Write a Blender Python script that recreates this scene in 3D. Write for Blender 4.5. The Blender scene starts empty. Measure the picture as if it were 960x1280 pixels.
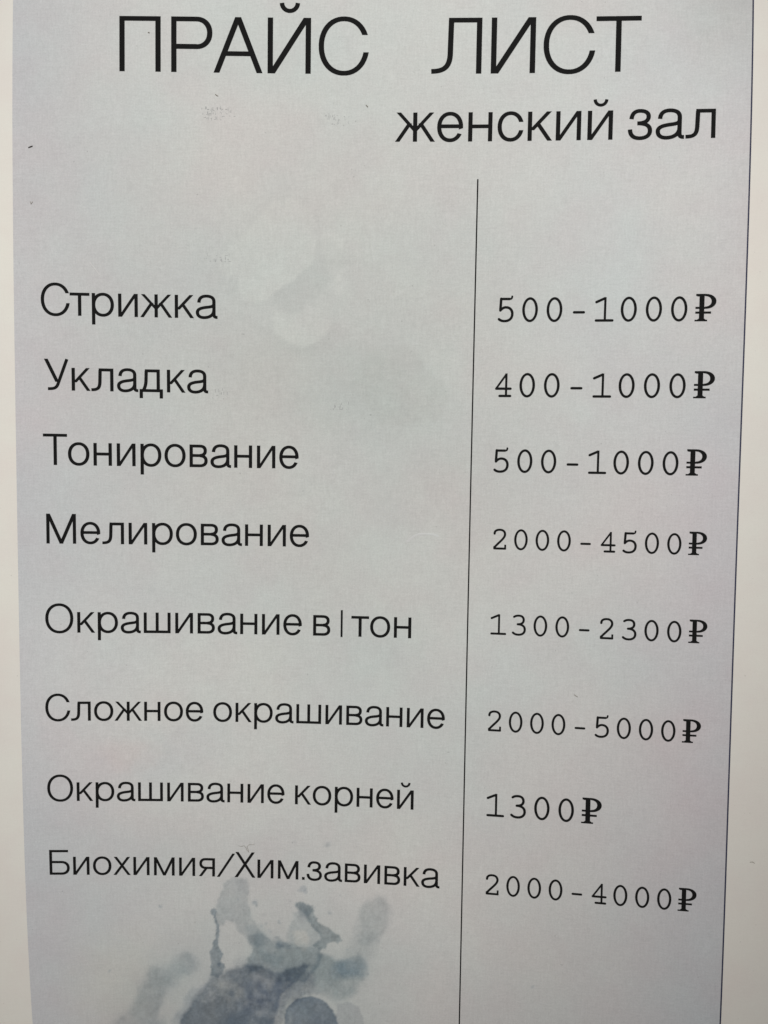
# Close-up of a printed hair-salon price list, slightly curled, seen from about 19 cm.
import bpy, math, random
import numpy as np
from mathutils import Matrix, Vector

MM = 0.001
random.seed(7)
scene = bpy.context.scene
COL = scene.collection

# ------------------------------------------------------------------ camera
CAM = (13.0555, 15.38418, 190.87699)              # millimetres above the paper
ROT = (-0.06021, 0.05211, 0.01556)
cam_data = bpy.data.cameras.new('camera')
cam = bpy.data.objects.new('camera', cam_data)
COL.objects.link(cam)
Rm = Matrix.Rotation(ROT[2], 4, 'Z') @ Matrix.Rotation(ROT[1], 4, 'Y') @ Matrix.Rotation(ROT[0], 4, 'X')
cam.matrix_world = Matrix.Translation(Vector(CAM) * MM) @ Rm
cam_data.sensor_fit = 'VERTICAL'
cam_data.sensor_height = 36.0
cam_data.lens = 924.0 * 36.0 / 1280.0
cam_data.clip_start = 0.005
cam_data.clip_end = 50.0
cam_data.dof.use_dof = True
cam_data.dof.focus_distance = 0.188
cam_data.dof.aperture_fstop = 16.0
scene.camera = cam

# ------------------------------------------------------------------ light
world = bpy.data.worlds.new('World')
scene.world = world
world.use_nodes = True
world.node_tree.nodes['Background'].inputs[0].default_value = (1.0, 0.985, 0.99, 1)
world.node_tree.nodes['Background'].inputs[1].default_value = 0.37

# one soft downlight of the salon, above and a little to the right
lamp = bpy.data.lights.new('ceiling_spot', 'SPOT')
lamp.energy = 20.0; lamp.spot_size = 0.50; lamp.spot_blend = 1.0; lamp.shadow_soft_size = 0.03
lamp.color = (1.0, 0.995, 0.985)
lamp_o = bpy.data.objects.new('ceiling_spot', lamp); COL.objects.link(lamp_o)
lamp_o.location = (0.179, 0.512, 0.693)
lamp_o.rotation_euler = (Vector((-0.023, 0.046, 0)) - Vector((0.179, 0.512, 0.693))).to_track_quat('-Z', 'Y').to_euler()

scene.view_settings.view_transform = 'Standard'
scene.view_settings.look = 'None'
scene.view_settings.exposure = 0.0
scene.view_settings.gamma = 1.0
scene.render.engine = 'CYCLES'
scene.cycles.filter_width = 1.5

# ------------------------------------------------------------------ the shape of the curled paper (mm)
HC = (3.57237, -3.20867, 8.22537, -0.30839, 0.89844, -1.37852, -0.90867, -1.80534, -0.75955, -4.05983, 1.75157, -2.13528)
HE = [(i, n - i) for n in (2, 3, 4) for i in range(n + 1)]
def H(x, y):
    X, Y = np.asarray(x, float) / 100.0, np.asarray(y, float) / 130.0
    z = 0.0
    for k, (i, j) in zip(HC, HE):
        z = z + k * X ** i * Y ** j
    return z
PX0, PX1, PY0, PY1 = -105.0, 105.0, -151.0, 146.0        # the A4 sheet
BX0, BX1 = -91.0, 91.0                                   # the grey printed field

# ------------------------------------------------------------------ helpers
def link(name, verts, faces, mat, parent=None, smooth=True, uv=None):
    me = bpy.data.meshes.new(name)
    me.from_pydata([tuple(v) for v in verts], [], faces)
    if smooth:
        me.polygons.foreach_set('use_smooth', [True] * len(me.polygons))
    me.update()
    me.materials.append(mat)
    o = bpy.data.objects.new(name, me)
    COL.objects.link(o)
    if parent is not None:
        o.parent = parent
    return o

def grid(x0, x1, y0, y1, step, off):
    nx = int(round((x1 - x0) / step)) + 1; ny = int(round((y1 - y0) / step)) + 1
    xs = np.linspace(x0, x1, nx); ys = np.linspace(y0, y1, ny)
    gx, gy = np.meshgrid(xs, ys)
    gz = H(gx, gy) + off
    v = np.stack([gx, gy, gz], -1).reshape(-1, 3) * MM
    i = np.arange(ny - 1)[:, None] * nx + np.arange(nx - 1)[None, :]
    f = np.stack([i, i + 1, i + nx + 1, i + nx], -1).reshape(-1, 4)
    return v, f, gx.ravel(), gy.ravel(), nx, ny

# smooth value noise, for the watercolour wash of the print
def vnoise(x, y, seed):
    xi = np.floor(x).astype(np.int64); yi = np.floor(y).astype(np.int64)
    fx = x - xi; fy = y - yi
    fx = fx * fx * (3 - 2 * fx); fy = fy * fy * (3 - 2 * fy)
    def h(a, b):
        n = (a * 374761393 + b * 668265263 + seed * 974634777) & 0xffffffff
        n = ((n ^ (n >> 13)) * 1274126177) & 0xffffffff
        n = n ^ (n >> 16)
        return (n & 0xffff) / 65535.0
    return (h(xi, yi) * (1 - fx) + h(xi + 1, yi) * fx) * (1 - fy) + (h(xi, yi + 1) * (1 - fx) + h(xi + 1, yi + 1) * fx) * fy
def fbm(x, y, s, oct=4):
    r = 0; a = 0.5; t = 0
    for k in range(oct):
        r = r + a * vnoise(x * 2 ** k + 31.7 * k, y * 2 ** k + 17.3 * k, s + k); t += a; a *= 0.55
    return r / t - 0.5
def sst(d, e):                      # 1 inside (d<-e) .. 0 outside (d>e)
    t = np.clip((e - d) / (2 * e), 0, 1)
    return t * t * (3 - 2 * t)
def d_ell(x, y, cx, cy, rx, ry, ang=0.0):
    c, s = math.cos(math.radians(ang)), math.sin(math.radians(ang))
    u = (x - cx) * c + (y - cy) * s; v = -(x - cx) * s + (y - cy) * c
    return (np.sqrt((u / rx) ** 2 + (v / ry) ** 2) - 1) * min(rx, ry)
def d_cap(x, y, x0, y0, x1, y1, r0, r1):
    dx, dy = x1 - x0, y1 - y0
    t = np.clip(((x - x0) * dx + (y - y0) * dy) / (dx * dx + dy * dy), 0, 1)
    return np.hypot(x - x0 - t * dx, y - y0 - t * dy) - (r0 + (r1 - r0) * t)

def d_poly(x, y, pts):
    """signed distance to a closed outline, negative inside; only computed near it"""
    out = np.full(len(x), 9.0)
    P = np.array(pts); m = 4.0
    k = (x > P[:, 0].min() - m) & (x < P[:, 0].max() + m) & (y > P[:, 1].min() - m) & (y < P[:, 1].max() + m)
    X, Y = x[k], y[k]
    d = np.full(len(X), 1e9); ins = np.zeros(len(X), bool)
    for (ax, ay), (bx, by) in zip(pts, pts[1:] + pts[:1]):
        ex, ey = bx - ax, by - ay
        t = np.clip(((X - ax) * ex + (Y - ay) * ey) / (ex * ex + ey * ey), 0, 1)
        d = np.minimum(d, np.hypot(X - ax - t * ex, Y - ay - t * ey))
        c = ((ay > Y) != (by > Y)) & (X < ex * (Y - ay) / (ey if ey else 1e-9) + ax)
        ins ^= c
    out[k] = np.where(ins, -d, d)
    return out
# outlines of the pools of colour in the splash, millimetres on the sheet
FINGER = [(-37.5, -95.9), (-35.2, -94.8), (-32.4, -95.3), (-31.2, -97.3), (-31.4, -100.9), (-30.7, -105.0), (-29.3, -108.1), (-27.2, -110.3), (-25.2, -112.3), (-28.2, -114.3), (-30.8, -113.6), (-32.5, -111.4), (-33.9, -109.4), (-35.9, -107.6), (-37.6, -107.2), (-38.7, -108.5), (-39.9, -107.7), (-39.9, -103.8), (-39.3, -100.1), (-38.5, -97.5)]
TRAIL = [(-41.7, -104.6), (-40.5, -103.9), (-39.7, -104.8), (-39.9, -106.0), (-39.3, -109.0), (-39.5, -111.7), (-39.3, -114.3), (-37.9, -116.4), (-38.7, -118.5), (-37.6, -120.6), (-40.0, -123.4), (-42.1, -123.0), (-41.9, -119.7), (-41.3, -114.9), (-40.5, -111.7), (-40.2, -109.1), (-40.8, -105.9), (-41.6, -105.8)]
MID = [(-31.8, -111.4), (-29.3, -109.7), (-26.7, -111.1), (-24.7, -112.3), (-23.2, -110.9), (-21.6, -112.1), (-20.1, -112.0), (-18.1, -113.3), (-15.0, -113.6), (-12.0, -113.4), (-10.9, -115.4), (-11.9, -118.1), (-13.9, -120.8), (-15.9, -123.0), (-24.1, -123.6), (-30.8, -121.3), (-32.3, -119.3), (-30.8, -116.1), (-30.5, -113.9)]
ARM = [(-19.0, -101.4), (-17.2, -100.9), (-16.2, -101.8), (-14.3, -101.8), (-13.6, -104.2), (-12.6, -106.2), (-10.0, -107.9), (-7.0, -109.4), (-6.1, -110.7), (-7.5, -112.3), (-8.8, -111.6), (-10.5, -113.1), (-12.0, -113.9), (-13.8, -112.7), (-12.0, -110.3), (-14.3, -107.3), (-16.1, -105.4), (-17.1, -103.9), (-19.2, -102.6)]
CROWN = [(-19.7, -104.0), (-16.1, -103.8), (-12.0, -109.2), (-13.0, -113.7), (-18.1, -113.8), (-20.9, -110.8), (-20.7, -107.7), (-19.2, -106.0)]
LOWER = [(-12.0, -114.9), (-6.9, -116.3), (-3.9, -115.9), (-1.4, -114.7), (-0.3, -116.7), (0.7, -119.7), (-1.2, -123.5), (-3.7, -126.3), (-6.7, -127.6), (-10.8, -126.3), (-13.4, -125.5), (-13.9, -120.8), (-12.7, -117.6)]
OVAL = [(-0.1, -100.8), (2.9, -99.0), (5.9, -99.3), (7.5, -102.3), (6.5, -106.4), (3.1, -110.2), (0.6, -111.5), (-1.4, -110.1), (-2.5, -107.1), (-1.8, -103.4)]
TAIL = [(-1.7, -109.1), (3.6, -109.2), (1.7, -114.5), (-1.8, -117.0), (-5.9, -116.3), (-3.7, -112.8)]
DOME = [(-52.1, -144.9), (-50.7, -137.3), (-48.8, -133.6), (-46.7, -130.2), (-43.1, -125.7), (-41.3, -123.3), (-37.4, -120.9), (-32.3, -119.3), (-30.8, -118.9), (-28.2, -119.6), (-24.1, -121.0), (-20.0, -119.6), (-16.0, -118.3), (-14.5, -118.5), (-17.0, -122.1), (-20.0, -124.4), (-22.0, -126.6), (-23.0, -129.9), (-24.1, -135.6), (-24.5, -142.9)]
BAY = [(-20.5, -124.6), (-16.0, -120.9), (-13.7, -120.8), (-12.9, -126.0), (-15.9, -127.3), (-19.5, -129.6), (-20.8, -132.9), (-21.1, -142.6), (-24.5, -142.9), (-23.8, -135.6), (-23.0, -129.9)]
LOBE = [(-7.2, -128.7), (-3.7, -128.1), (-1.1, -129.2), (0.1, -132.2), (0.0, -140.6), (-7.1, -141.3)]
WEDGE = [(-72.0, -145.9), (-68.1, -138.1), (-64.3, -134.2), (-61.7, -129.7), (-60.0, -125.3), (-56.9, -122.4), (-52.8, -120.7), (-50.2, -118.7), (-46.6, -117.3), (-45.6, -119.4), (-49.7, -122.7), (-52.3, -125.0), (-54.9, -128.4), (-56.6, -132.8), (-57.2, -136.2), (-55.6, -137.6), (-55.8, -145.1)]
FRINGE = [(-53.7, -145.0), (-53.0, -137.4), (-52.5, -134.9), (-49.8, -131.4), (-47.7, -128.1), (-44.6, -125.8), (-41.5, -123.3), (-45.7, -130.2), (-49.9, -137.3), (-50.0, -144.8)]
HOLE = [(-38.5, -108.7), (-36.4, -108.2), (-33.9, -109.9), (-32.3, -111.6), (-30.7, -113.9), (-30.8, -116.1), (-32.3, -119.0), (-35.4, -120.5), (-37.4, -120.3), (-38.5, -118.5), (-37.6, -116.4), (-39.1, -114.0)]
def wash(x, y):
    """printed colour and density of the watercolour at paper millimetres x, y"""
    c = np.ones((len(x), 3))
    wx = x + 7.0 * fbm(x / 9, y / 9, 3) + 3.4 * fbm(x / 2.2, y / 2.2, 11, 4)
    wy = y + 7.0 * fbm(x / 9, y / 9, 23) + 3.4 * fbm(x / 2.2, y / 2.2, 41, 4)
    fx = x + 3.2 * fbm(x / 4.5, y / 4.5, 63) + 2.4 * fbm(x / 1.4, y / 1.4, 71, 3)
    fy = y + 3.2 * fbm(x / 4.5, y / 4.5, 83) + 2.4 * fbm(x / 1.4, y / 1.4, 91, 3)
    sx_ = x + 1.0 * fbm(x / 3.0, y / 3.0, 163) + .5 * fbm(x / .9, y / .9, 171, 2)      # calmer warp for small shapes
    sy_ = y + 1.0 * fbm(x / 3.0, y / 3.0, 183) + .5 * fbm(x / .9, y / .9, 191, 2)
    # the printed field itself: warmer and lighter in the middle, bluish lilac to the sides
    e = np.clip(np.abs(x + 3) / 88.0, 0, 1) ** 3.0
    base = PRINT_C[None, :] * (1 + np.array([.0, .008, -.008])[None, :] * (1 - e)[:, None] * 1.0)
    base = base * (1 + np.array([-.012, -.020, .020])[None, :] * e[:, None])
    big = fbm(x / 45, y / 45, 5, 3); tint = fbm(x / 30, y / 30, 55, 3)
    base = base * (1 + 0.07 * big)[:, None] * (1 + tint[:, None] * np.array([.075, -.03, -.035])[None, :])
    dens = np.zeros(len(x))
    def lay(a, col):
        nonlocal c, dens
        a = np.clip(a, 0, 1)
        c *= 1 - a[:, None] * (1 - np.array(col)[None, :])
        dens = np.maximum(dens, a * max(abs(1 - k) for k in col))
    mott = 1 + 0.9 * fbm(x / 2.6, y / 2.6, 7, 5) + 0.8 * fbm(x / 9, y / 9, 17, 3)
    # broad pools of the wash
    lay(sst(d_ell(wx, wy, -12, 42, 52, 66), 30.0), (.925, .93, .93))
    lay(sst(d_ell(wx, wy, -78, 84, 26, 45), 22.0), (.94, .94, .94))
    lay(sst(d_ell(wx, wy, -55, -48, 40, 26, -10), 20.0), (1.085, 1.08, 1.07))
    lay(sst(d_ell(wx, wy, 84, 70, 16, 40), 12.0), (1.05, 1.055, 1.03))
    lay(sst(d_ell(wx, wy, 8, -100, 22, 26), 16.0), (1.06, 1.05, 1.05))
    lay(sst(d_ell(wx, wy, 88, 132, 12, 16), 10.0), (.93, .93, .90))
    # faint pale and dark blots in the upper half: petals with one crisp, one fading side
    below = lambda yy, soft: sst(y - yy, soft)
    petal = np.minimum(d_cap(sx_, sy_, -30.2, 61.2, -22.5, 70.5, 4.6, 7.5), d_cap(sx_, sy_, -36, 66, -22, 76, 3.5, 6.5))
    lay(sst(petal, .45) * (.55 + .45 * below(64, 6)), (1.07, 1.07, 1.06))
    lay(sst(petal - 2.2, 1.8) * .6, (.985, .985, .982))
    lay(sst(d_cap(sx_, sy_, -21.5, 58.5, -13.0, 67.5, 4.5, 5.2), .9) * (1 - sst(petal, .5)), (.95, .955, .955))
    lay(sst(d_ell(sx_, sy_, -18.5, 53.3, 7.4, 7.5), .35) * below(54, 5.5), (1.065, 1.065, 1.055))
    lay(sst(d_ell(sx_, sy_, -18.5, 53.3, 9.6, 10.2), 1.6) * below(50, 5) * (1 - sst(d_ell(sx_, sy_, -18.5, 53.3, 7.4, 7.5), .4)), (.965, .968, .965))
    lay(sst(d_cap(sx_, sy_, -8.9, 60.3, -11.2, 71.5, 1.2, 2.9), .5), (1.055, 1.055, 1.05))
    lay(sst(d_cap(sx_, sy_, -12, 66.6, -5.5, 66.8, .9, .6), .8), (.965, .965, .965))
    lay(sst(d_ell(fx, fy, -10, 36, 26, 12, -10), 6.0), (.965, .97, .965))
    lay(sst(d_poly(sx_, sy_, [(-2, 46), (10.5, 46), (12.5, 41.5), (17.0, 37.5), (19.5, 33.5), (17, 27), (2, 26), (-4, 34)]), .6), (.968, .965, .962))
    lay(sst(d_cap(sx_, sy_, 14.5, 43.5, 24, 37, 2.5, 5.0), .9) * .8, (1.025, 1.025, 1.02))
    lay(sst(d_ell(wx, wy, 14, -3.5, 7, 5.5), .8) * .6, (1.02, 1.02, 1.02))
    lay(sst(d_ell(wx, wy, -30, 118, 22, 9, 10), 5.0) * .6, (.975, .975, .975))
    lay(sst(d_ell(wx, wy, 20, 8, 20, 14, 10), 4.0), (.985, .985, .985))
    lay(sst(d_ell(wx, wy, -50, -62, 17, 7, 15), 6.0), (.955, .965, .985))
    lay(sst(d_ell(wx, wy, -63, -61, 6, 4), 3.0), (1.02, .975, .965))
    lay(sst(d_ell(wx, wy, -76, -66, 14, 12), 7.0), (1.025, .985, .99))
    lay(sst(d_ell(wx, wy, 60, -70, 30, 28), 14.0), (1.03, .985, .985))
    lay(sst(d_ell(wx, wy, -45, -91, 30, 5, -14), 5.0), (.965, .965, .975))
    lay(sst(d_ell(wx, wy, -36, -84, 20, 4, -10), 3.0), (.975, .975, .98))
    # warm light patch left of the splash
    lay(sst(d_ell(wx, wy, -66, -128, 12, 14), 9.0), (1.02, .995, .955))
    # light veil around the splash
    lay(sst(d_ell(wx, wy, -25, -130, 38, 23, 15), 8.0), (.925, .94, .945))
    lay(sst(d_cap(wx, wy, -46, -112, -66, -146, 6, 13), 4.0) * (.7 + .6 * (mott - 1)), (.94, .95, .955))
    lay(sst(d_ell(wx, wy, -12, -112, 24, 10, -8), 4.0) * .6, (.955, .965, .965))
    px_ = x + 1.9 * fbm(x / 2.0, y / 2.0, 263, 5); py_ = y + 1.9 * fbm(x / 2.0, y / 2.0, 283, 5)
    qx_ = x + 3.6 * fbm(x / 3.4, y / 3.4, 363, 4); qy_ = y + 3.6 * fbm(x / 3.4, y / 3.4, 383, 4)
    m1 = mott - 1
    dP = lambda pts, soft=False: d_poly(qx_ if soft else px_, qy_ if soft else py_, pts)
    w = dP(WEDGE, True)
    lay(sst(w - 1.2, 2.2) * .5, (.90, .915, .93))
    lay(sst(w - .7, 1.2) * (.95 + 1.0 * m1), (.75, .78, .815))
    lay(sst(dP(FRINGE, True), .9) * (.7 + .6 * m1), (.80, .835, .88))
    lay(sst(dP(OVAL, True), 1.3) * (.95 + .6 * m1), (.76, .79, .815))
    lay(sst(dP(TAIL, True), 2.0) * .8, (.80, .825, .845))
    f = dP(FINGER)
    lay(sst(f, .45) * (.85 + .7 * m1), (.74, .775, .81))
    lay(sst(d_cap(qx_, qy_, -30.2, -109.5, -25.0, -115.5, 2.0, 3.6), 1.0) * mott * .45, (.76, .84, .88))
    lay(sst(dP(CROWN), .55) * (.8 + .6 * m1), (.78, .82, .85))
    mi = dP(MID)
    lay(sst(dP(MID, True) - .6, 1.8) * .35, (.82, .85, .87))
    lay(sst(mi, .60) * (.90 + 1.0 * m1), (.61, .66, .71))
    lay(sst(d_ell(px_, py_, -22.3, -112.9, 2.0, .9, -15), .35) * .8, (.68, .73, .79))
    ar = dP(ARM)
    lay(sst(ar, .30) * (.95 + .6 * m1), (.55, .605, .655))
    lay(sst(d_ell(px_ + .6 * fbm(x / .8, y / .8, 611, 3) * 3, py_, -16.4, -103.4, 1.9, 1.9), .35) * .8, (.66, .70, .74))
    lay(sst(d_ell(px_, py_, -16.6, -104.6, 1.6, 1.9), .7) * .5, (.78, .79, .83))
    lay(sst(d_ell(qx_, qy_, -17.2, -110.9, 2.6, 2.4, 15), .8) * .8, (1.25, 1.18, 1.13))
    lo = dP(LOWER)
    lay(sst(.4 * lo + .6 * dP(LOWER, True), 1.1) * (.88 + 1.0 * m1), (.62, .68, .725))
    lay(sst(lo - 2.0, 2.6) * .3, (.84, .86, .88))
    lay(sst(d_ell(qx_, qy_, -4.2, -118.6, 4.4, 2.9, 15), 1.3) * (.8 + .8 * m1), (.66, .735, .82))
    lay(sst(dP(HOLE, True), .8), (1.03, 1.03, 1.025))
    t_ = dP(TRAIL)
    lay(sst(t_, .24) * (.95 + .4 * m1), (.50, .56, .63))
    do = dP(DOME)
    dq = dP(DOME, True)
    lay(sst(dq - 1.0, 2.4) * (.45 + .5 * m1), (.72, .755, .80))
    lay(sst(.5 * do + .5 * dq, .8) * (.92 + .8 * m1), (.44, .485, .555))
    lay(sst(d_ell(qx_, qy_, -27, -131, 12, 9), 4.0) * sst(do, .8) * (.6 + 1.2 * m1), (.78, .825, .87))
    
    lay(sst(do, .3) * sst(d_ell(wx, wy, -24, -127, 9, 7), 3.0) * (.7 + .9 * m1), (.80, .84, .93))
    lay(sst(do, .3) * sst(d_ell(wx, wy, -30, -142, 16, 9), 5.0) * .8, (.86, .90, .95))
    lay(sst(do, .3) * sst(d_cap(wx, wy, -43, -138, -36, -127, 3.2, 3.2), 2.2) * .8, (1.10, 1.08, 1.03))
    lay(sst(dP(BAY), 1.0) * (.9 + .7 * m1), (.52, .56, .63))
    lay(sst(d_cap(px_, py_, -19.9, -128.5, -22.5, -141, .9, 1.4), .7) * .8, (1.35, 1.32, 1.24))
    disc = sst(d_ell(sx_, sy_, -14.3, -134.9, 7.3, 7.7, 0), .32)
    lay(disc * (.97 + .3 * m1), (.37, .43, .53))
    lay(disc * (1 - sst(d_ell(sx_, sy_, -14.3, -134.9, 6.5, 6.9, 0), .5)) * .25, (.84, .87, .90))
    lay(sst(dP(LOBE), .45) * (.85 + .5 * m1), (.78, .79, .83))
    # splatter
    for (sx, sy, r, k) in ((-22.9, -107.0, .45, .7), (-23.9, -111.3, .5, .6), (-29.8, -101.9, .75, .9), (-29.2, -102.7, .4, .8), (-16.7, -97.4, 1.0, .65),
                           (-15.9, -98.3, .7, .6), (-17.6, -98.2, .5, .45), (-55.3, -103.9, .4, .9), (-9.5, -103.6, .4, .6), (-10.4, -85.0, .75, .6),
                           (-19.2, -84.8, .5, .4), (-26.6, -107.6, .4, .5), (-27.8, -108.2, .35, .4), (-18.6, -102.0, .4, .8), (-4.4, -113.4, .35, .5),
                           (-1.9, -109.2, .3, .5), (-39.3, -119.8, .55, 1.0), (-69.0, -122.8, .3, 1.), (44.0, -119.0, .22, .9), (-12, -125.5, .5, .4), (-27.5, -105.0, .25, .5), (-25.5, -109.5, .6, .4), (-20.5, -113.9, .7, .5), (-13.6, -102.6, .3, .5), (-36.0, -127.5, .8, .5), (.8, -119.5, .4, .4),
                           (-6.8, -98.6, .3, .4), (-5.9, -120.2, .5, .6), (-34.2, -101.0, .4, .5), (-23.0, -113.6, 1.0, .6), (-20.4, -101.3, .3, .4)):
        lay(sst(d_ell(sx_, sy_, sx, sy, r, r * .9), .28) * k, (.66, .71, .77))
    g = np.clip(dens * 2.2, 0, 1)
    c = c * (1 + g * (.34 * fbm(x / .55, y / .55, 505, 2) + .30 * fbm(x / 1.6, y / 1.6, 515, 3)))[:, None]
    c[:, 2] = c[:, 2] * (1 - .030 * g)
    return base * c, dens


# ------------------------------------------------------------------ materials
def new_mat(name):
    m = bpy.data.materials.new(name); m.use_nodes = True
    return m, m.node_tree.nodes, m.node_tree.links, m.node_tree.nodes['Principled BSDF']

def paper_mat(name, color=None, attr=None, rough=0.75, grain=0.035, spec=0.15):
    """printed or bare paper: dithering grain, fibre blotches, faint printer banding, slight tooth"""
    m, N, L, B = new_mat(name)
    tc = N.new('ShaderNodeTexCoord')
    if attr:
        src = N.new('ShaderNodeAttribute'); src.attribute_name = attr; base = src.outputs['Color']
    else:
        src = N.new('ShaderNodeRGB'); src.outputs[0].default_value = (*color, 1); base = src.outputs[0]
    def noise(scale, detail, rough_=0.55, sc=None):
        n = N.new('ShaderNodeTexNoise'); n.inputs['Scale'].default_value = scale
        n.inputs['Detail'].default_value = detail; n.inputs['Roughness'].default_value = rough_
        if sc:
            mp = N.new('ShaderNodeMapping'); mp.inputs['Scale'].default_value = sc
            L.new(tc.outputs['Object'], mp.inputs['Vector']); L.new(mp.outputs[0], n.inputs['Vector'])
        else:
            L.new(tc.outputs['Object'], n.inputs['Vector'])
        return n
    def mul(a, fac_socket, lo, hi, tint_lo=(1, 1, 1), tint_hi=(1, 1, 1), f0=0.3, f1=0.7):
        mr = N.new('ShaderNodeMapRange'); mr.inputs['From Min'].default_value = f0; mr.inputs['From Max'].default_value = f1
        L.new(fac_socket, mr.inputs['Value'])
        mx = N.new('ShaderNodeMix'); mx.data_type = 'RGBA'
        L.new(mr.outputs[0], mx.inputs['Factor'])
        mx.inputs[6].default_value = (*[lo * t for t in tint_lo], 1)
        mx.inputs[7].default_value = (*[hi * t for t in tint_hi], 1)
        mm = N.new('ShaderNodeMix'); mm.data_type = 'RGBA'; mm.blend_type = 'MULTIPLY'; mm.inputs['Factor'].default_value = 1
        L.new(a, mm.inputs[6]); L.new(mx.outputs[2], mm.inputs[7])
        return mm.outputs[2]
    c = base
    c = mul(c, noise(2600, 2).outputs['Fac'], 1 - grain, 1 + grain)                       # ink dither
    c = mul(c, noise(1500, 3, 0.6, (0.25, 1.6, 1)).outputs['Fac'], 1 - grain * .6, 1 + grain * .6)   # fibres across
    c = mul(c, noise(1500, 3, 0.6, (1.6, 0.2, 1)).outputs['Fac'], 1 - grain * .6, 1 + grain * .6)    # and down
    c = mul(c, noise(90, 3).outputs['Fac'], 0.98, 1.02, (1.014, 0.995, 1.0), (0.988, 1.006, 1.0))    # pinkish / greenish blotches
    c = mul(c, noise(24, 3).outputs['Fac'], 0.985, 1.015, (1.0, 1.0, 1.008), (1.0, 1.0, 0.992))
    sp = noise(1100, 1); c = mul(c, sp.outputs['Fac'], 1.0, 0.80, f0=0.765, f1=0.83)      # rare dark specks
    L.new(c, B.inputs['Base Color'])
    B.inputs['Roughness'].default_value = rough
    B.inputs['Specular IOR Level'].default_value = spec
    bt = noise(1800, 4, 0.6); bl = noise(140, 2)
    ad = N.new('ShaderNodeMath'); ad.operation = 'MULTIPLY_ADD'; ad.inputs[1].default_value = 6.0
    L.new(bl.outputs['Fac'], ad.inputs[0]); L.new(bt.outputs['Fac'], ad.inputs[2])
    bp = N.new('ShaderNodeBump'); bp.inputs['Strength'].default_value = 0.25; bp.inputs['Distance'].default_value = 0.00003
    L.new(ad.outputs[0], bp.inputs['Height']); L.new(bp.outputs[0], B.inputs['Normal'])
    return m

def ink_mat(name, color, rough=0.8, var=0.35):
    m, N, L, B = new_mat(name)
    tc = N.new('ShaderNodeTexCoord')
    n = N.new('ShaderNodeTexNoise'); n.inputs['Scale'].default_value = 2200; n.inputs['Detail'].default_value = 3
    L.new(tc.outputs['Object'], n.inputs['Vector'])
    mx = N.new('ShaderNodeMix'); mx.data_type = 'RGBA'
    mx.inputs[6].default_value = (*[c * (1 - var) for c in color], 1)
    mx.inputs[7].default_value = (*[c * (1 + var) for c in color], 1)
    L.new(n.outputs['Fac'], mx.inputs['Factor']); L.new(mx.outputs[2], B.inputs['Base Color'])
    B.inputs['Roughness'].default_value = rough
    B.inputs['Specular IOR Level'].default_value = 0.10
    return m

PAPER_C = (0.800, 0.762, 0.690)
PRINT_C = np.array((0.600, 0.598, 0.578))
M_paper = paper_mat('cream_paper', color=PAPER_C, grain=0.012)
M_print = paper_mat('grey_print', attr='wash', grain=0.050)
M_ink = ink_mat('black_ink', (0.0085, 0.0083, 0.008))
M_edge = ink_mat('violet_black_ink', (0.045, 0.048, 0.085))
M_smudge = ink_mat('rubbed_off_ink', (0.36, 0.365, 0.36), var=0.12)
M_hair = ink_mat('hair', (0.03, 0.022, 0.018), rough=0.35)
M_hair_pale = ink_mat('pale_hair', (0.30, 0.27, 0.23), rough=0.4)
M_wall = paper_mat('wall_paint', color=(0.70, 0.68, 0.62), grain=0.03, rough=0.8)

# ------------------------------------------------------------------ the surface behind the sheet
wv, wf = [], []
wn = 24
for j in range(wn + 1):
    for i in range(wn + 1):
        x = -600 + 1200 * i / wn; y = -600 + 1200 * j / wn
        wv.append((x * MM, y * MM, -9.0 * MM + 0.0004 * (random.random() - .5)))
for j in range(wn):
    for i in range(wn):
        a = j * (wn + 1) + i; wf.append((a, a + 1, a + wn + 2, a + wn + 1))
wall = link('wall', wv, wf, M_wall); wall['kind'] = 'structure'

# ------------------------------------------------------------------ the sheet
root = bpy.data.objects.new('price_list', None)
COL.objects.link(root)
root['label'] = 'curled cream paper price list with grey field, black lettering and blue-grey watercolour splash'
root['category'] = 'price list'

# paper body with real thickness
v, f, gx, gy, nx, ny = grid(PX0, PX1, PY0, PY1, 1.5, 0.0)
n = len(v)
vb = v.copy(); vb[:, 2] -= 0.12 * MM
faces = [tuple(q) for q in f.tolist()] + [tuple(r[::-1]) for r in (f + n).tolist()]
rim = [i for i in range(nx)] + [j * nx + nx - 1 for j in range(1, ny)] + [(ny - 1) * nx + i for i in range(nx - 2, -1, -1)] + [j * nx for j in range(ny - 2, 0, -1)]
for a, b in zip(rim, rim[1:] + rim[:1]):
    faces.append((a + n, b + n, b, a))
link('paper', np.vstack([v, vb]).tolist(), faces, M_paper, root)

def wash_object(name, x0, x1, y0, y1, step, off, trim=None):
    v, f, gx, gy, nx, ny = grid(x0, x1, y0, y1, step, off)
    col, dens = wash(gx, gy)
    if trim is not None:
        keep = (dens[f] > trim).any(axis=1)
        f = f[keep]
        used = np.unique(f); remap = -np.ones(len(v), int); remap[used] = np.arange(len(used))
        v = v[used]; col = col[used]; f = remap[f]
    o = link(name, v.tolist(), f.tolist(), M_print, root)
    at = o.data.attributes.new('wash', 'FLOAT_COLOR', 'POINT')
    at.data.foreach_set('color', np.concatenate([col, np.ones((len(col), 1))], 1).astype(np.float32).ravel())
    return o
wash_object('printed_field', BX0, BX1, PY0 + 2, PY1 - 2, 0.7, 0.012)
wash_object('watercolour_stain', -62, 30, -149, -90, 0.3, 0.022, trim=0.02)['label'] = 'blue-grey watercolour splash under the last printed line'

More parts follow.
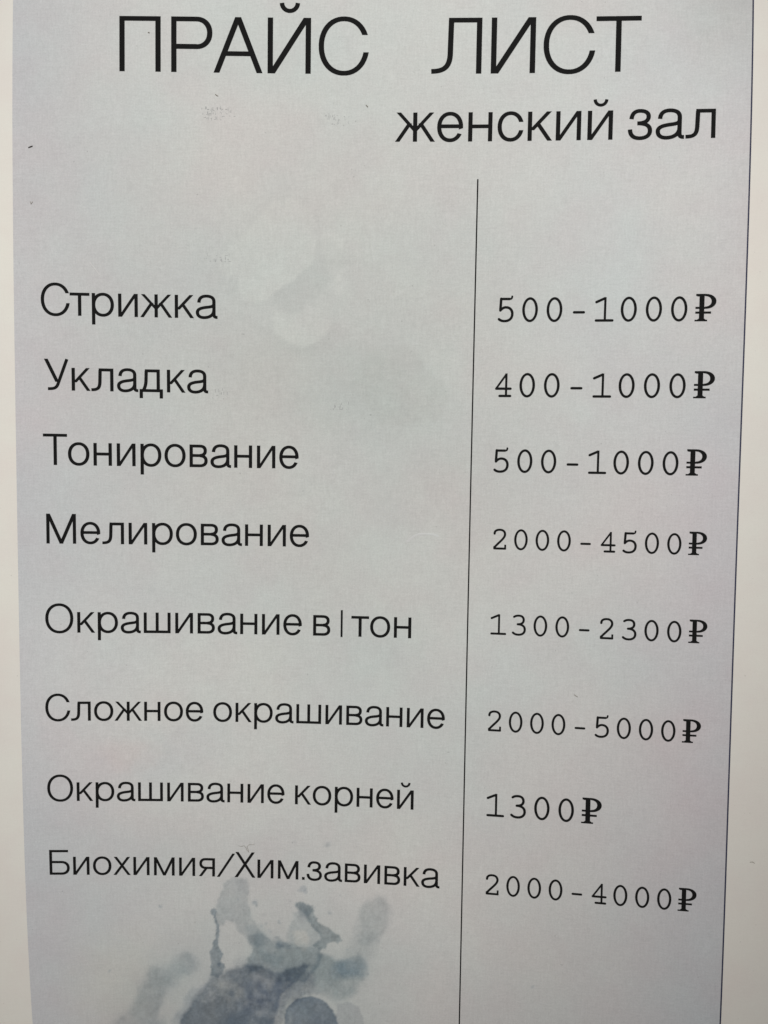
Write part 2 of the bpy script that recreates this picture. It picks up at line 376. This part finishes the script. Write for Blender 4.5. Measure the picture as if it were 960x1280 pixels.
# ------------------------------------------------------------------ lettering: pen strokes laid on the paper
class Pen:
    """collects strokes in paper millimetres; each stroke lies a hair above the one before"""
    def __init__(self, ox, oy, sx, sy, wv=0.092, wh=0.078, base=0.036):
        self.ox, self.oy, self.sx, self.sy = ox, oy, sx, sy
        self.wv, self.wh, self.base = wv, wh, base
        self.V, self.F, self.k, self.x = [], [], 0, 0.0
    def P(self, x, y):
        return (self.ox + (self.x + x) * self.sx, self.oy + y * self.sy)
    def strip(self, A, B):
        """quads between two polylines given in glyph units"""
        z = self.base + 0.0025 * (self.k % 8); self.k += 1
        out = []
        for a, b in zip(A, B):
            out.append((self.P(*a), self.P(*b)))
        full = [out[0]]
        for p, q in zip(out, out[1:]):                    # subdivide so that it follows the curl
            d = max(math.dist(p[0], q[0]), math.dist(p[1], q[1]))
            m = max(1, int(math.ceil(d / 1.6)))
            for s in range(1, m + 1):
                t = s / m
                full.append(tuple((p[c][0] + (q[c][0] - p[c][0]) * t, p[c][1] + (q[c][1] - p[c][1]) * t) for c in (0, 1)))
        b0 = len(self.V)
        for a, b in full:
            for (x, y) in (a, b):
                self.V.append((x * MM, y * MM, (float(H(x, y)) + z) * MM))
        for i in range(len(full) - 1):
            q = b0 + 2 * i
            (ax, ay), (bx, by) = full[i]; (cx, cy), (dx, dy) = full[i + 1][0], full[i + 1][1]
            area2 = (bx - ax) * (dy - ay) - (by - ay) * (dx - ax) + (dx - ax) * (cy - ay) - (dy - ay) * (cx - ax)
            self.F.append((q, q + 1, q + 3, q + 2) if area2 > 0 else (q, q + 2, q + 3, q + 1))
    def box(self, x0, y0, x1, y1):
        if (x1 - x0) * self.sx > (y1 - y0) * self.sy:
            self.strip([(x0, y0), (x1, y0)], [(x0, y1), (x1, y1)])
        else:
            self.strip([(x0, y0), (x0, y1)], [(x1, y0), (x1, y1)])
    def stem(self, x, y0, y1): self.box(x, y0, x + self.wv, y1)
    def bar(self, x0, x1, yc, w=None):
        w = w or self.wh; self.box(x0, yc - w / 2, x1, yc + w / 2)
    def diag(self, x0, y0, x1, y1, w=0.12):               # ends cut level; x0,x1 = left corners
        self.strip([(x0, y0), (x1, y1)], [(x0 + w, y0), (x1 + w, y1)])
    def arc(self, cx, cy, rx, ry, a0, a1, b0=None, b1=None, wv=None, wh=None, e=2.12, n=30):
        wv = wv or self.wv; wh = wh or self.wh
        b0 = a0 if b0 is None else b0; b1 = a1 if b1 is None else b1
        def pt(a, RX, RY):
            c, s = math.cos(math.radians(a)), math.sin(math.radians(a))
            return (cx + RX * math.copysign(abs(c) ** (2 / e), c), cy + RY * math.copysign(abs(s) ** (2 / e), s))
        A, B = [], []
        for i in range(n + 1):
            t = i / n
            A.append(pt(a0 + (a1 - a0) * t, rx, ry)); B.append(pt(b0 + (b1 - b0) * t, rx - wv, ry - wh))
        self.strip(A, B)
    def ring(self, cx, cy, rx, ry, **k): self.arc(cx, cy, rx, ry, 0, 360, n=44, **k)
    def cut(self, cx, cy, rx, ry, y_top, y_bot, wv=None, wh=None, e=2.12):   # a C, both terminals cut level
        wv = wv or self.wv; wh = wh or self.wh
        def ang(y, RY): return math.degrees(math.asin(min(1, abs((y - cy) / RY) ** (e / 2)))) * (1 if y > cy else -1)
        self.arc(cx, cy, rx, ry, ang(y_top, ry), 360 + ang(y_bot, ry), ang(y_top, ry - wh), 360 + ang(y_bot, ry - wh), wv, wh, e, 40)
    def path(self, segs, wv=None, wh=None, n=9, cap=False, level=(False, False)):
        """segs: list of points, 4 = one Bezier, 2 = straight; joined into one ribbon"""
        wv = wv or self.wv; wh = wh or self.wh
        C = []
        for s in segs:
            if len(s) == 2:
                pts = [s[0], s[1]]
            else:
                pts = []
                for i in range(n + 1):
                    t = i / n; u = 1 - t
                    pts.append(tuple(u**3*s[0][c] + 3*u*u*t*s[1][c] + 3*u*t*t*s[2][c] + t**3*s[3][c] for c in (0, 1)))
            C += pts if not C else pts[1:]
        A, B = [], []
        m = len(C)
        for i, (x, y) in enumerate(C):
            p = C[max(0, i - 1)]; q = C[min(m - 1, i + 1)]
            def nrm(a, b):
                dx, dy = b[0] - a[0], b[1] - a[1]; l = math.hypot(dx, dy) or 1; return (-dy / l, dx / l)
            if 0 < i < m - 1:
                n0, n1 = nrm(p, (x, y)), nrm((x, y), q)
                bx, by = n0[0] + n1[0], n0[1] + n1[1]; l = math.hypot(bx, by) or 1; bx /= l; by /= l
                k = 1 / max(0.5, bx * n0[0] + by * n0[1]); nx_, ny_ = bx * k, by * k
            else:
                nx_, ny_ = nrm(p, q)
            hx, hy = nx_ * wv / 2, ny_ * wh / 2
            A.append((x + hx, y + hy)); B.append((x - hx, y - hy))
        if cap:                                            # rounded ends
            for end in (0, -1):
                ax, ay = A[end]; bx, by = B[end]
                cx, cy = (ax + bx) / 2, (ay + by) / 2
                ox, oy = C[1 if end == 0 else -2]; dx, dy = C[end][0] - ox, C[end][1] - oy
                l = math.hypot(dx, dy); dx, dy = dx / l * wv / 2, dy / l * wv / 2
                for f_, g in ((0.55, 0.84), (0.92, 0.42)):
                    na = (cx + (ax - cx) * g + dx * f_, cy + (ay - cy) * g + dy * f_); nb = (cx + (bx - cx) * g + dx * f_, cy + (by - cy) * g + dy * f_)
                    if end == 0: A.insert(0, na); B.insert(0, nb)
                    else: A.append(na); B.append(nb)
        self.strip(A, B)

XH = 0.727
def breve(p, cx, y):
    p.path([((cx - .145, y + .19), (cx - .13, y + .0), (cx + .13, y + .0), (cx + .145, y + .19))], wv=.082, wh=.075, n=14)
def g_P(p):                                                  # П
    p.stem(0, 0, 1 - p.wh * .5); p.stem(.753 - p.wv, 0, 1 - p.wh * .5); p.box(0, 1 - p.wh, .753, 1)
def g_R(p):                                                  # Р
    p.stem(0, 0, 1); p.box(p.wv * .5, 1 - p.wh, .47, 1); p.box(p.wv * .5, .418, .47, .418 + p.wh * 1.05)
    p.arc(.46, .709, .29, .291, -90, 90, n=24, e=2.15)
def g_A(p):                                                  # А
    p.diag(0, 0, .392, 1, .108); p.diag(.785, 0, .392, 1, .108); p.bar(.2, .70, .345)
def g_I(p):                                                  # И
    p.stem(0, 0, 1); p.stem(.787 - p.wv, 0, 1); p.diag(.015, 0, .787 - .135, 1, .12)
def g_J(p): g_I(p); breve(p, .40, 1.073)
def g_S(p): p.cut(.46, .5, .46, .53, .70, .39)               # С
def g_L(p):                                                  # Л
    p.stem(.80, 0, 1 - p.wh * .5); p.box(.30, 1 - p.wh, .80 + p.wv, 1)
    p.path([((.347, 1 - p.wh * .5), (.335, .34)), ((.335, .34), (.325, .12), (.23, .045), (.0, .045))], n=12)
def g_T(p): p.box(0, 1 - p.wh, .79, 1); p.stem(.395 - p.wv / 2, 0, 1 - p.wh * .5)
def g_U(p):                                                  # У
    p.diag(.36, .27, 0, 1, .125); p.path([((.745, 1), (.46, .24)), ((.46, .24), (.41, .08), (.34, .045), (.12, .048))], wv=.105, n=10)
def g_M(p):                                                  # М
    p.stem(0, 0, 1); p.stem(.98 - p.wv, 0, 1); p.diag(.435, 0, .0, 1, .125); p.diag(.42, 0, .98 - .125, 1, .125)
def g_O(p): p.ring(.48, .5, .48, .53)
def g_B(p):                                                  # Б
    p.stem(0, 0, 1); p.box(0, 1 - p.wh, .72, 1); p.box(p.wv * .5, .56 - p.wh, .46, .56); p.box(p.wv * .5, 0, .46, p.wh)
    p.arc(.45, .28, .32, .28, -90, 90, n=24, e=2.25)
def g_X(p): p.diag(0, 0, .66, 1, .125); p.diag(.69, 0, .03, 1, .125)
def g_a(p):
    p.path([((.095, .495), (.10, .64), (.19, .703), (.335, .703)), ((.335, .703), (.50, .703), (.575, .64), (.575, .53)),
            ((.575, .53), (.575, .15)), ((.575, .15), (.575, .06), (.60, .034), (.69, .038))])
    p.path([((.575, .46), (.575, .36), (.42, .365), (.28, .342)), ((.28, .342), (.12, .315), (.047, .27), (.047, .187)),
            ((.047, .187), (.047, .08), (.13, .024), (.255, .024)), ((.255, .024), (.42, .024), (.575, .10), (.575, .27))])
def g_v(p):                                                  # в
    p.stem(0, 0, XH); p.box(p.wv * .5, XH - p.wh, .36, XH); p.box(p.wv * .5, .375 - p.wh / 2, .36, .375 + p.wh / 2); p.box(p.wv * .5, 0, .36, p.wh)
    p.arc(.35, (XH + .336) / 2, .235, (XH - .336) / 2, -90, 90, n=16, e=2.3); p.arc(.35, .207, .26, .207, -90, 90, n=18, e=2.3)
def g_d(p):                                                  # д
    p.box(0, 0, .77, p.wh); p.stem(0, -.2, p.wh * .5); p.stem(.77 - p.wv, -.2, p.wh * .5)
    p.stem(.56, p.wh * .5, XH - p.wh * .5); p.box(.18, XH - p.wh, .56 + p.wv, XH)
    p.path([((.225, XH - p.wh * .5), (.215, .38)), ((.215, .38), (.21, .22), (.17, .12), (.115, .03))], n=10)
def g_e(p):
    p.arc(.33, .364, .33, .378, -4, 333, -12, 329, n=40); p.box(p.wv * .6, .335, .655, .335 + p.wh)
def g_zh(p):                                                 # ж
    p.stem(.51 - p.wv / 2, 0, XH)
    p.diag(.455, .27, .03, XH, .115); p.diag(.45, .27, .875, XH, .115)
    p.diag(0, 0, .315, .455, .115); p.diag(.905, 0, .59, .455, .115)
def g_z(p):                                                  # з
    p.path([((.075, .50), (.085, .63), (.15, .703), (.285, .703)), ((.285, .703), (.42, .703), (.495, .65), (.495, .56)),
            ((.495, .56), (.495, .45), (.40, .395), (.22, .395))])
    p.path([((.22, .393), (.44, .393), (.535, .33), (.535, .205)), ((.535, .205), (.535, .09), (.44, .024), (.285, .024)),
            ((.285, .024), (.13, .024), (.05, .10), (.045, .245))])
def g_i(p): p.stem(0, 0, XH); p.stem(.625 - p.wv, 0, XH); p.diag(.01, 0, .625 - .12, XH, .11)
def g_j(p): g_i(p); breve(p, .315, XH + .087)
def g_k(p):
    p.stem(0, 0, XH); p.diag(p.wv * .35, .265, .47, XH, .125); p.diag(.495, 0, .19, .43, .12)
def g_l(p):                                                  # л
    p.stem(.725 - p.wv, 0, XH - p.wh * .5); p.box(.245, XH - p.wh, .725, XH)
    p.path([((.292, XH - p.wh * .5), (.28, .28)), ((.28, .28), (.27, .09), (.20, .04), (.0, .042))], n=12)
def g_m(p): p.stem(0, 0, XH); p.stem(.80 - p.wv, 0, XH); p.diag(.35, 0, 0, XH, .11); p.diag(.34, 0, .69, XH, .11)
def g_n(p): p.stem(0, 0, XH); p.stem(.61 - p.wv, 0, XH); p.bar(p.wv * .5, .61 - p.wv * .5, .375)
def g_o(p): p.ring(.355, .364, .355, .378)
def g_r(p): p.stem(0, -.265, XH); p.ring(.352, .364, .348, .378)
def g_s(p): p.cut(.33, .364, .33, .378, .475, .27)
def g_t(p): p.box(0, XH - p.wh, .625, XH); p.stem(.3125 - p.wv / 2, 0, XH - p.wh * .5)
def g_x(p): p.diag(0, 0, .53, XH, .12); p.diag(.55, 0, .02, XH, .12)
def g_sh(p):
    p.stem(0, p.wh * .5, XH); p.stem(.47 - p.wv / 2, p.wh * .5, XH); p.stem(.94 - p.wv, p.wh * .5, XH); p.box(0, 0, .94, p.wh)
def g_ya(p):
    p.stem(.63 - p.wv, 0, XH); p.box(.26, XH - p.wh, .63 - p.wv * .5, XH); p.box(.26, .29, .63 - p.wv * .5, .29 + p.wh)
    p.arc(.27, (XH + .29) / 2, .25, (XH - .29) / 2, 90, 270, n=16, e=2.3); p.diag(0, 0, .24, .33, .12)
def g_bar(p): p.box(0, -.03, .07, .92)
def g_slash(p): p.diag(0, -.01, .60, .93, .11)
def g_dot(p): p.box(0, 0, .105, .11)
# char: (drawing, ink width, left and right side bearing)
SANS = {'П': (g_P, .753, .09, .09), 'Р': (g_R, .75, .10, .02), 'А': (g_A, .893, .0, .0), 'Й': (g_J, .787, .09, .09), 'И': (g_I, .787, .09, .09),
        'С': (g_S, .88, .05, .04), 'Л': (g_L, .893, .02, .08), 'Т': (g_T, .79, .0, -.03), 'У': (g_U, .81, .0, .0), 'М': (g_M, .98, .09, .09),
        'О': (g_O, .96, .05, .05), 'Б': (g_B, .77, .09, .05), 'Х': (g_X, .82, -.01, -.01),
        'а': (g_a, .69, .05, .02), 'в': (g_v, .61, .08, .05), 'д': (g_d, .77, .02, .05), 'е': (g_e, .66, .05, .05), 'ж': (g_zh, 1.02, -.01, .0),
        'з': (g_z, .58, .03, .05), 'и': (g_i, .625, .08, .08), 'й': (g_j, .625, .08, .08), 'к': (g_k, .615, .08, .01), 'л': (g_l, .725, .015, .07),
        'м': (g_m, .80, .09, .09), 'н': (g_n, .61, .08, .08), 'о': (g_o, .71, .05, .05), 'р': (g_r, .70, .08, .05), 'с': (g_s, .65, .05, .03),
        'т': (g_t, .625, -.01, -.01), 'х': (g_x, .67, .02, .02), 'ш': (g_sh, .94, .08, .08), 'я': (g_ya, .63, .06, .08),
        '|': (g_bar, .07, .09, .09), '/': (g_slash, .71, -.01, -.01), '.': (g_dot, .105, .05, .05)}

S = dict(wv=.110, wh=.104)                                   # slab digits, monoline with round ends
def n_0(p): p.ring(.325, .5, .325, .515, e=2.0, **S)
def n_1(p): p.path([((.06, .80), (.40, .955))], cap=True, **S); p.box(.37, .02, .37 + .094, 1.0); p.path([((.06, .045), (.72, .045))], cap=True, **S)
def n_2(p):
    p.path([((.075, .77), (.075, .92), (.19, .965), (.33, .965)), ((.33, .965), (.49, .965), (.58, .87), (.58, .74)), ((.58, .74), (.58, .55), (.30, .37), (.075, .09))], cap=True, **S)
    p.path([((.075, .045), (.60, .045))], cap=True, **S); p.box(.555, .01, .645, .24); p.box(.03, .005, .12, .16)
def n_3(p):
    p.path([((.10, .90), (.18, .96), (.25, .965), (.33, .965)), ((.33, .965), (.48, .965), (.56, .88), (.56, .76)), ((.56, .76), (.56, .62), (.46, .55), (.28, .545))], cap=True, **S)
    p.path([((.28, .545), (.50, .545), (.62, .45), (.62, .29)), ((.62, .29), (.62, .12), (.49, .035), (.32, .035)), ((.32, .035), (.20, .035), (.12, .07), (.06, .13))], cap=True, **S)
def n_4(p):
    p.box(.42, .02, .514, .99); p.path([((.47, .96), (.055, .36))], wv=.085, wh=.085); p.path([((.055, .35), (.65, .35))], cap=True, **S); p.path([((.20, .045), (.64, .045))], cap=True, **S)
def n_5(p):
    p.path([((.125, .955), (.10, .50))], cap=True, **S); p.path([((.12, .945), (.50, .945))], **S); p.path([((.49, .945), (.56, .95), (.575, .98), (.58, 1.05))], cap=True, wv=.08, wh=.08, n=5)
    p.path([((.10, .47), (.17, .56), (.25, .60), (.33, .60)), ((.33, .60), (.50, .60), (.60, .48), (.60, .33)), ((.60, .33), (.60, .13), (.47, .03), (.28, .03)), ((.28, .03), (.18, .03), (.10, .06), (.05, .11))], cap=True, **S)
def n_dash(p): p.path([((.125, .385), (.52, .385))], cap=True, **S)
def n_rub(p):
    p.box(.17, .02, .37, 1.08); p.box(.035, 1.02, .42, 1.105); p.box(.08, 1.0, .26, 1.04)
    p.arc(.40, .80, .44, .305, -90, 90, wv=.19, wh=.095, n=24, e=2.1); p.box(.02, .495, .42, .58); p.box(.02, .30, .645, .39)
    p.box(.0, -.01, .50, .055); p.strip([(.09, .05), (.18, .12)], [(.45, .05), (.355, .12)])
MONO = {'0': (n_0, .65), '1': (n_1, .75), '2': (n_2, .64), '3': (n_3, .66), '4': (n_4, .66), '5': (n_5, .64), '-': (n_dash, .62), '₽': (n_rub, .84)}

def sans_line(name, text, xl, xr, yb, cap, label, wv=.108, wh=.094, space=.27):
    x = 0.0; pos = []
    for i, c in enumerate(text):
        if c in ' \u2009':
            x += space if c == ' ' else .225; continue
        fn, w, lb, rb = SANS[c]
        if i: x += lb
        if i and text[i - 1:i + 1] == 'Ук': x -= .0
        pos.append((fn, x)); x += w + rb
    total = x - rb
    p = Pen(xl, yb, (xr - xl) / total, cap, wv, wh)
    print(text, 'x-stretch %.3f' % ((xr - xl) / total / cap))
    p.wv = wv * cap / p.sx
    for fn, gx_ in pos:
        p.x = gx_; fn(p)
    o = link(name, p.V, p.F, M_ink, root, smooth=False)
    o['label'] = label
    return o

def mono_line(name, text, xl, xr, yb, hgt, label):
    n_ = len(text)
    # cell pitch so that the first ink starts at xl and the ruble sign ends at xr
    lead = {'5': .0, '4': .0, '2': .0, '1': .0}[text[0]]
    sx = hgt
    pitch = ((xr - xl) / sx - .84) / (n_ - 1 - .06)
    p = Pen(xl, yb, sx, hgt, .094, .088)
    for i, c in enumerate(text):
        fn, w = MONO[c]
        p.x = i * pitch - (.06 * pitch if c == '₽' else 0) + (-.04 if c == '1' and i else 0)
        fn(p)
    o = link(name, p.V, p.F, M_ink, root, smooth=False)
    o['label'] = label
    return o

sans_line('heading', 'ПРАЙС', -64.16, -2.62, 112.66, 13.35, 'first heading word ПРАЙС in large thin black capitals', .100, .086)
sans_line('heading', 'ЛИСТ', 13.35, 64.36, 112.70, 13.40, 'second heading word ЛИСТ in large thin black capitals', .100, .086)
sans_line('subheading', 'женский зал', 4.64, 82.59, 96.42, 9.68, 'smaller black words женский зал under the heading')
ROWS = [('Стрижка', -84.31, -39.9, 52.47, 7.93), ('Укладка', -83.73, -42.35, 33.6, 7.93), ('Тонирование', -84.25, -19.02, 14.55, 8.0),
        ('Мелирование', -83.76, -16.15, -5.76, 7.75), ('Окрашивание в\u2009|\u2009тон', -84.37, 10.89, -29.12, 7.50),
        ('Сложное окрашивание', -84.73, 20.08, -52.65, 7.10), ('Окрашивание корней', -84.64, 12.33, -74.47, 7.05),
        ('Биохимия/Хим.завивка', -84.55, 19.53, -94.95, 6.95)]
for t, a, b, y, c in ROWS:
    sans_line('service_name', t, a, b, y, c, 'thin black words ' + t.replace('\u2009', ' '))
PRICES = [('500-1000₽', 31.26, 84.1, 52.30, 5.98), ('400-1000₽', 31.0, 84.4, 33.52, 5.98), ('500-1000₽', 31.11, 83.16, 14.45, 5.85),
          ('2000-4500₽', 31.41, 83.88, -5.30, 5.25), ('1300-2300₽', 31.25, 84.65, -27.33, 5.30), ('2000-5000₽', 31.12, 83.89, -52.55, 5.35),
          ('1300₽', 31.25, 60.33, -74.90, 5.98), ('2000-4000₽', 31.43, 84.07, -95.55, 5.35)]
for (t, a, b, y, c), r in zip(PRICES, ROWS):
    mono_line('price', t, a, b, y, c, 'spaced typewriter digits ' + t + ' on the line of ' + r[0])

def rule(name, x, w, y0, y1, mat, label):
    p = Pen(0, 0, 1, 1, base=.034); p.box(x - w / 2, y0, x + w / 2, y1)
    o = link(name, p.V, p.F, mat, root, smooth=False); o['label'] = label
rule('column_rule', 25.45, .34, PY0 + 2, 87.3, M_ink, 'thin black vertical rule between names and prices')
rule('edge_rule', 90.95, .36, PY0 + 2, PY1 - 2, M_edge, 'thin violet line down the right edge of the grey field')

# ghost prints rubbed off another sheet: rows of short faint scuffs
def smudge(cx, cy, w, h, n, ang=0.0):
    p = Pen(cx, cy, 1, 1, base=.026)
    rr = random.Random(int(cx * 10) + 99)
    for k in range(int(n * 1.8)):
        row = rr.choice((-.30, 0, .30)) * h
        x = rr.uniform(-.5, .5) * w; y = row + rr.gauss(0, h * .05)
        if rr.random() < abs(x) / w * 1.2: continue
        l = rr.uniform(.25, .8); wd = rr.uniform(.05, .12)
        if rr.random() < .65: p.box(x, y, x + wd, y + l)
        else: p.box(x, y, x + l * .7, y + wd * .8)
    o = link('ink_smudge', p.V, p.F, M_smudge, root, smooth=False)
    o['label'] = 'faint grey rubbed-off smudge on the printed field'
smudge(-41.9, 102.6, 5.6, 3.6, 34); smudge(-37.6, 103.0, 4.0, 2.6, 14); smudge(-10.0, 101.6, 6.0, 3.2, 18)
smudge(-40.2, 67.4, 6.5, 2.2, 20); smudge(-38.9, 33.2, 5.0, 3.2, 12); smudge(-8.5, 30.5, 6.0, 2.0, 16)

# small creases pressed up in the paper, real ridges a few hundredths of a millimetre high
def ridge(pts, half, hgt_):
    V, F = [], []
    m = len(pts)
    for i, (x, y) in enumerate(pts):
        a = pts[max(0, i - 1)]; b = pts[min(m - 1, i + 1)]
        dx, dy = b[0] - a[0], b[1] - a[1]; l = math.hypot(dx, dy); nx_, ny_ = -dy / l * half, dx / l * half
        k = math.sin(math.pi * i / (m - 1)) ** .7
        for s, hh in ((1, 0), (0, hgt_ * k), (-1, 0)):
            X, Y = x + nx_ * s, y + ny_ * s
            V.append((X * MM, Y * MM, (float(H(X, Y)) + .02 + hh) * MM))
    for i in range(m - 1):
        for s in (0, 1):
            q = 3 * i + s; F.append((q, q + 3, q + 4, q + 1))
    o = link('crease', V, F, M_crease, root); o['label'] = 'small raised crease in the paper'
    me = o.data
    me.flip_normals() if me.polygons[0].normal.z < 0 else None
M_crease = paper_mat('creased_print', color=tuple(PRINT_C * 1.02), grain=0.02)
ridge([(9.3 + t * .75, -3.9 + 2.1 * math.sin(min(1, t / 5.0) * math.pi / 2) - .06 * max(0, t - 8) ** 2) for t in range(0, 12)], .30, .07)
ridge([(-69.5 - .35 * t, 62.7 - .0 * t + 0.45 * t) for t in range(0, 8)], .12, .05)
ridge([(-70.0 + .06 * t, 45.2 - .45 * t) for t in range(0, 8)], .10, .05)

# hair clippings and specks lying on the sheet: bent, tapered little tubes
def clipping(label, pts, rad, mat, group=None, name='hair_clipping'):
    V, F = [], []
    m = len(pts); S_ = 6
    for i, (x, y) in enumerate(pts):
        a = pts[max(0, i - 1)]; b = pts[min(m - 1, i + 1)]
        dx, dy = b[0] - a[0], b[1] - a[1]; l = math.hypot(dx, dy) or 1
        r = rad * (0.35 + 0.65 * math.sin(math.pi * (i + .3) / (m - .4)) ** .5)
        for k in range(S_):
            t = 2 * math.pi * k / S_
            X = x - dy / l * math.cos(t) * r; Y = y + dx / l * math.cos(t) * r
            V.append((X * MM, Y * MM, (float(H(x, y)) + .02 + rad + math.sin(t) * r) * MM))
    for i in range(m - 1):
        for k in range(S_):
            q = i * S_; F.append((q + k, q + (k + 1) % S_, q + S_ + (k + 1) % S_, q + S_ + k))
    F.append(tuple(range(S_))[::-1]); F.append(tuple((m - 1) * S_ + k for k in range(S_)))
    o = link(name, V, F, mat)
    # move the origin to the clipping itself
    c = Vector((pts[0][0] * MM, pts[0][1] * MM, float(H(*pts[0])) * MM))
    o.data.transform(Matrix.Translation(-c)); o.location = c
    o['label'] = label; o['category'] = 'hair clipping'
    if group: o['group'] = group
G = 'hair clippings lying on the price list'
clipping('tiny curled pale hair lying just above the capital letter Х of the last line', [(-34.2, -86.3), (-33.4, -86.5), (-32.8, -86.2), (-32.2, -86.7), (-31.9, -87.4), (-31.4, -88.0), (-31.6, -87.2), (-31.9, -86.5), (-31.3, -85.9), (-30.6, -85.9), (-29.9, -85.7)], .045, M_hair_pale, G)
clipping('short dark dash of hair near the left edge of the field, left below the heading', [(-86.95, 93.75), (-86.4, 93.95), (-85.9, 94.15)], .13, M_hair, G)
clipping('tiny hooked dark hair below the dash near the left edge of the field', [(-86.6, 80.5), (-86.4, 79.9), (-86.0, 80.5)], .085, M_hair_pale, G)
clipping('tiny slanted hair under the capital letter А of the heading', [(-40.3, 107.45), (-39.9, 107.15), (-39.55, 107.0)], .085, M_hair_pale, G)
clipping('tiny dark speck of hair left of the word женский', [(-2.7, 105.2), (-2.4, 104.95), (-2.2, 104.75)], .10, M_hair_pale, G)
clipping('tiny dark speck of hair inside the capital letter П of the heading', [(-57.0, 122.0), (-56.8, 122.1), (-56.6, 121.95)], .10, M_hair_pale, G)
clipping('tiny slanted hair on bare grey between the fifth and sixth price', [(52.8, -41.9), (53.2, -42.2), (53.7, -42.5)], .07, M_hair_pale, G)
clipping('tiny hair on the cream right margin, level with the second lowest price', [(96.7, -81.9), (97.3, -81.8), (97.8, -82.1)], .06, M_hair_pale, G)
